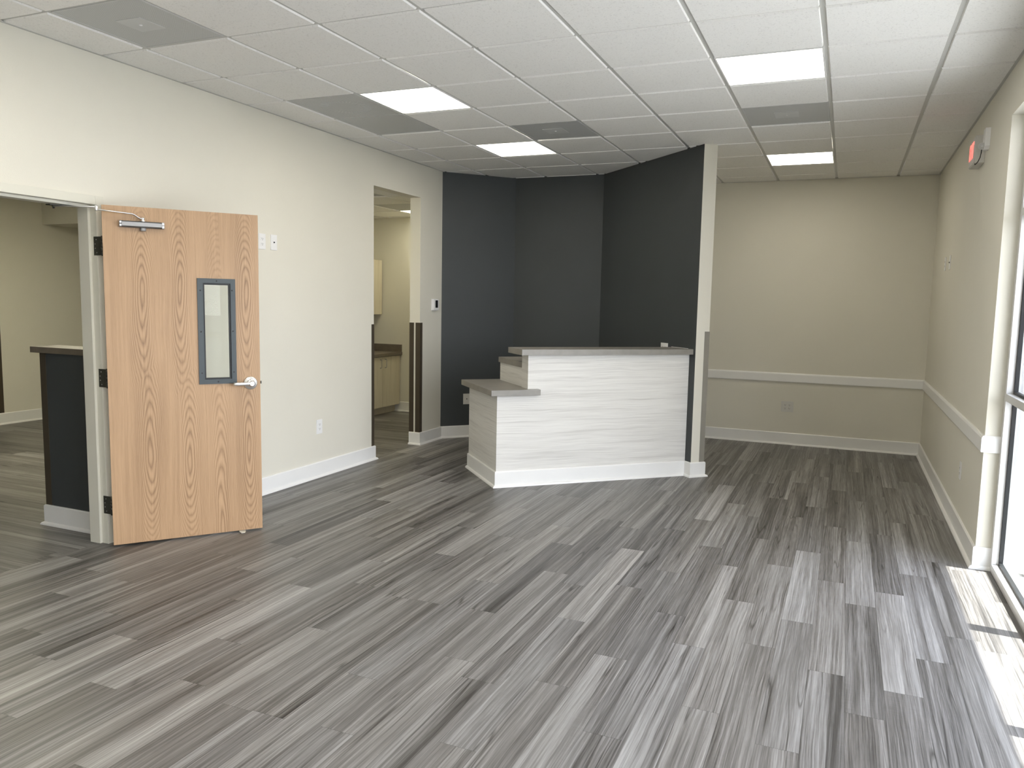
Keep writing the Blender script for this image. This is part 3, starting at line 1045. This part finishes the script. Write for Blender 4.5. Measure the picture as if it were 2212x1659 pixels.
# ------------------------------------------------------------------ wall plates
def plate(o_, nx, ux, w, h, kind, label, mat='plastic', cat='outlet', name='wall_outlet', group=None):
    """o_ = centre on the wall, nx = outward normal (plan), ux = right-hand direction on the wall (plan)"""
    c = Vector(o_); nrm = Vector((*nx, 0)); u = Vector((*ux, 0))
    t = thing(name, label, cat, c, group=group)
    Mx = Matrix((u, Vector((0, 0, 1)), nrm)).transposed().to_4x4()
    Mx.translation = c
    mb = MB()
    mb.box(-w / 2, w / 2, -h / 2, h / 2, 0, .006, .002)
    obj('cover_plate', mb.xf(Mx), mat, t)
    def socket(px, py):
        mb = MB()
        mb.box(px - .017, px + .017, py - .014, py + .014, .006, .0078, .001)
        s_ = obj('socket', mb.xf(Mx), mat, t)
        mb = MB()
        mb.box(px - .0075, px - .0050, py - .002, py + .007, .0078, .0083)
        mb.box(px + .0050, px + .0075, py - .002, py + .006, .0078, .0083)
        mb.lathe((px, py - .008, .0078), (0, 0, 1), [(0, .0028), (.0005, .0028)], 10)
        obj('slots', mb.xf(Mx), 'slot', s_)
    if kind == 'duplex':
        socket(0, .0195); socket(0, -.0195)
    if kind == 'quad':
        for px in (-.023, .023):
            socket(px, .0195); socket(px, -.0195)
    if kind == 'coax':
        mb = MB()
        mb.lathe((0, 0, .006), (0, 0, 1), [(0, .006), (.003, .006), (.003, .0045), (.006, .0045)], 14)
        obj('jack', mb.xf(Mx), 'slot', t)
    if kind in ('coax', 'blank', 'quad_blank'):
        for py in (-.042, .042):
            mb = MB()
            mb.lathe((0, py, .006), (0, 0, 1), [(0, .003), (.0008, .0025)], 10)
            obj('screw', mb.xf(Mx), mat, t)
    return t
EX, EN = (1, 0), (0, 1)
plate((XL, 1.965, 1.994), EX, EN, .075, .120, 'duplex', 'white power outlet high on the wall against the door edge')
plate((XL, 2.098, 1.996), EX, EN, .072, .120, 'coax', 'white cable plate right of the high outlet beside the door', cat='wall plate', name='cable_plate')
plate((XL, 2.653, .446), EX, EN, .078, .125, 'duplex', 'white power outlet low on the left wall between door and opening')
plate((3.281, YB, .437), (0, -1), (1, 0), .135, .122, 'quad', 'double power outlet low on the alcove back wall', 'plastic_dim')
n45 = (1 / R2, -1 / R2)
plate((-.147, 5.088, .443), (0.728, -0.685), (0.685, 0.728), .085, .122, 'coax', 'pale cable plate on the charcoal wall beside the desk', 'plastic_dim', 'wall plate', 'cable_plate')
_p = P(SG, -1.632)
plate((_p[0], _p[1], 1.145), (-1 / R2, -1 / R2), (1 / R2, -1 / R2), .120, .120, 'quad', 'white outlet on the charcoal partition just above the high worktop')
plate((XR, 5.32, 1.996), (-1, 0), (0, -1), .075, .125, 'duplex', 'faint white plate on the right wall, farther of the pair')
plate((XR, 4.96, 1.992), (-1, 0), (0, -1), .075, .125, 'coax', 'faint white plate on the right wall, nearer of the pair', cat='wall plate', name='cable_plate')
plate((XR, 3.34, .440), (-1, 0), (0, -1), .075, .125, 'duplex', 'white power outlet low on the right wall near the glazing', 'plastic')

# thermostat
t = thing('thermostat', 'small white thermostat with black display near the charcoal corner', 'thermostat', (XL, 4.69, 1.52))
mb = MB()
mb.box(XL, XL + .006, 4.628, 4.748, 1.456, 1.584, .002)
obj('base_plate', mb, 'plastic', t)
mb = MB()
mb.box(XL + .006, XL + .030, 4.634, 4.744, 1.462, 1.580, .004)
obj('body', mb, 'plastic', t)
mb = MB()
mb.box(XL + .030, XL + .0312, 4.668, 4.722, 1.487, 1.568)
obj('display', mb, 'black', t)

# ------------------------------------------------------------------ exit sign with emergency lamp
t = thing('exit_sign', 'white exit sign with glowing red letters and round emergency lamp on right wall', 'exit sign', (XR, 3.50, 2.60))
mb = MB()
SY0, SY1, SZ0, SZ1, SX = 3.42, 3.70, 2.590, 2.780, XR - .064
mb.box(SX + .004, XR, SY0, SY1, SZ0, SZ1, .006)
obj('housing', mb, 'plastic_dim', t)
mb = MB()
mb.box(SX, SX + .004, SY0 + .006, SY1 - .006, SZ0 + .006, SZ1 - .006, .001)
face = obj('face_plate', mb, 'plastic_dim', t)
cu = bpy.data.curves.new('exit_letters', 'FONT')
cu.body = 'EXIT'
cu.size = .150
cu.extrude = .0015
cu.offset = .004
cu.align_x = 'CENTER'; cu.align_y = 'CENTER'
cu.space_character = 1.05
cu.materials.append(MAT['exit_red'])
_tmp = bpy.data.objects.new('tmp', cu)
COL.objects.link(_tmp)
bpy.context.view_layer.update()
_me = bpy.data.meshes.new_from_object(_tmp.evaluated_get(bpy.context.evaluated_depsgraph_get()))
bpy.data.objects.remove(_tmp)
_me.name = 'letters'
lt = bpy.data.objects.new('letters', _me)
COL.objects.link(lt)
lt.parent = t
lt['label'] = 'glowing red word EXIT'
Ml = Matrix(((0, 0, -1), (-.62, 0, 0), (0, 1, 0))).to_4x4()
Ml.translation = Vector((SX - .0018, (SY0 + SY1) / 2 + .01, (SZ0 + SZ1) / 2)) - Vector((XR, 3.50, 2.60))
lt.matrix_local = Ml
mb = MB()
prof = [(2.650, 3.262), (2.672, 3.242), (2.790, 3.240), (2.790, 3.336), (2.672, 3.336), (2.650, 3.318)]
lo = [mb.bm.verts.new((XR, b, a)) for a, b in prof]
hi = [mb.bm.verts.new((XR - .030, b + (.006 if b < 3.3 else -.006), a)) for a, b in prof]
mb.bm.faces.new(lo[::-1]); mb.bm.faces.new(hi)
for k in range(6):
    mb.bm.faces.new([lo[k], hi[k], hi[(k + 1) % 6], lo[(k + 1) % 6]])
el_ = t
obj('lamp_mount', mb, 'plastic', el_)
mb = MB()
mb.lathe((XR - .026, 3.290, 2.678), (-1, 0, 0), [(0, .012), (.012, .012)], 18)
mb.lathe((XR - .037, 3.300, 2.678), (-.10, -1, -.10), [(0, .014), (.010, .021), (.026, .023), (.030, .023)], 28)
lh = obj('lamp_head', mb, 'plastic', el_)
mb = MB()
mb.lathe((XR - .0400, 3.2705, 2.675), (-.10, -1, -.10), [(0, .021), (.005, .019), (.008, .013), (.010, .006)], 28)
obj('lens', mb, 'glass_lens', lh)
mb = MB()
mb.lathe((XR - .0392, 3.2725, 2.6753), (-.10, -1, -.10), [(0, .009), (.006, .005)], 18)
obj('bulb', mb, 'steel', lh)
mb = MB()
mb.tube([(XR - .040, 3.285, 2.655), (XR - .041, 3.290, 2.630), (XR - .044, 3.300, 2.605), (XR - .050, 3.330, 2.585), (XR - .056, 3.380, 2.575), (XR - .056, 3.43, 2.580), (XR - .054, 3.45, 2.592)], .0028, 8)
obj('cable', mb, 'black', el_)

# ------------------------------------------------------------------ kitchenette
t = thing('base_cabinet', 'pale wood base cabinet in the kitchenette with two doors', 'cabinet', (-2.2, 6.1, 0))
mb = MB()
mb.box(-2.498, -1.921, 3.80, 6.498, .105, .800)
mb.box(-2.498, -1.985, 3.80, 6.498, 0, .105)
obj('carcass', mb, 'lam_k', t)
yd = [3.84, 4.28, 4.72, 5.16, 5.60, 6.038, 6.475]
for k in range(6):
    mb = MB()
    mb.box(-1.920, -1.900, yd[k] + .0015, yd[k + 1] - .0015, .108, .792, .0015)
    dr = obj('cabinet_door', mb, 'lam_k', t)
    hy = (yd[k + 1] - .060) if k % 2 == 0 else (yd[k] + .060)
    mb = MB()
    x = -1.900
    mb.tube([(x, hy, .758), (x + .022, hy, .758), (x + .026, hy, .752), (x + .026, hy, .652), (x + .022, hy, .646), (x, hy, .646)], .0045, 8)
    obj('pull_handle', mb, 'alu', dr)
t = thing('kitchen_worktop', 'brown-grey kitchenette worktop with upstand on the pale cabinets', 'worktop', (-2.2, 6.1, .80))
mb = MB()
mb.box(-2.498, -1.872, 3.80, 6.498, .802, .840, .003)
obj('slab', mb, 'top_k', t)
mb = MB()
mb.box(-2.498, -1.880, 6.478, 6.498, .8405, .942, .002)
mb.box(-2.498, -2.478, 3.80, 6.478, .8405, .942, .002)
obj('upstand', mb, 'top_k', t)
t = thing('wall_cabinet', 'pale wood wall cabinet hanging above the kitchenette worktop', 'cabinet', (-2.35, 6.1, 1.355))
mb = MB()
mb.box(-2.498, -2.221, 4.30, 6.488, 1.356, 2.112)
obj('carcass', mb, 'lam_k', t)
for k in range(5):
    mb = MB()
    mb.box(-2.220, -2.200, 4.302 + k * .437, 4.302 + (k + 1) * .437 - .003, 1.358, 2.110, .0015)
    obj('cabinet_door', mb, 'lam_k', t)

# ------------------------------------------------------------------ storefront glazing
def storefront(name, label, x, ys, zs, axis='y'):
    """x = inner face; ys = mullion positions (inner edges), zs = rail heights"""
    w = thing(name, label, 'window', (x, ys[0], 0) if axis == 'y' else (ys[0], x, 0), kind='structure')
    D = .115
    Mx = None
    def bx(mb, y0, y1, z0, z1, a=0.0, b=D):
        if axis == 'y':
            mb.box(x + a, x + b, min(y0, y1), max(y0, y1), z0, z1, .001)
        else:
            mb.box(min(y0, y1), max(y0, y1), x - b, x - a, z0, z1, .001)
    mb = MB()
    for y in ys:
        bx(mb, y - .025, y + .025, .001, zs[-1])
    obj('mullion', mb, 'window_metal', w)
    lo_, hi_ = min(ys), max(ys)
    yy = sorted(ys)
    rails = [(.001, .050), (zs[-1] - .05, zs[-1])] + [(z - .022, z + .022) for z in zs[:-1]]
    mb = MB()
    for a, b in zip(yy, yy[1:]):
        for z0, z1 in rails:
            bx(mb, a + .025, b - .025, z0, z1)
    obj('rail', mb, 'window_metal', w)
    zz = [(.050, zs[0] - .022)] + [(zs[i] + .022, zs[i + 1] - .022) for i in range(len(zs) - 2)] + [(zs[-2] + .022, zs[-1] - .05)]
    mb = MB()
    for a, b in zip(yy, yy[1:]):
        for z0, z1 in zz:
            y0, y1 = a + .025, b - .025
            g = .016
            for (p, q, r_, s_) in ((y0, y1, z0, z0 + g), (y0, y1, z1 - g, z1), (y0, y0 + g, z0 + g, z1 - g), (y1 - g, y1, z0 + g, z1 - g)):
                bx(mb, p, q, r_, s_, .036, .058)
    obj('gasket', mb, 'black', w)
    for a, b in zip(yy, yy[1:]):
        for z0, z1 in zz:
            mb = MB()
            if axis == 'y':
                mb.box(x + .0585, x + .0645, a + .026, b - .026, z0 + .001, z1 - .001)
            else:
                mb.box(a + .026, b - .026, x - .0645, x - .0585, z0 + .001, z1 - .001)
            obj('glass_pane', mb, 'glass', w)
    return w
WX = 4.747
ys = [YW - .026 - k * 1.035 for k in range(8)]
ys[-1] = -5.02
storefront('window_1', 'tall storefront glazing in pale aluminium frames at the right edge', WX, ys, [1.066, 2.140, ZW - .001])

# ------------------------------------------------------------------ outside
mb = MB()
mb.box(XR + .2, 9.0, -12, 12, -.16, -.02)
mb.box(XL - 1, XR + .2, -9.5, YF - .2, -.16, -.02)
tag(obj('sidewalk', mb, 'concrete'), 'sunlit pale concrete walk outside the glazing', 'sidewalk', kind='structure')
mb = MB()
mb.box(-40, 60, -60, 60, -.26, -.17)
tag(obj('parking_lot', mb, 'asphalt'), 'grey paved ground beyond the walk', 'ground', kind='structure')
mb = MB()
mb.box(XR + .30, 6.02, -9.0, 9.0, 2.95, 3.25)
mb.box(5.62, 6.02, 3.4, 3.8, -.02, 2.95)
mb.box(5.62, 6.02, -3.6, -3.2, -.02, 2.95)
tag(obj('wall_canopy', mb, 'stucco'), 'pale stucco canopy over the outside walk', 'canopy', kind='structure')
mb = MB()
mb.box(XLB - 8, XR + .2, -9.0, 9.0, 3.32, 3.42)
tag(obj('roof', mb, 'concrete'), 'flat roof slab over the building', 'roof', kind='structure')

for o in bpy.data.objects:
    if '_m' in o:
        del o['_m']
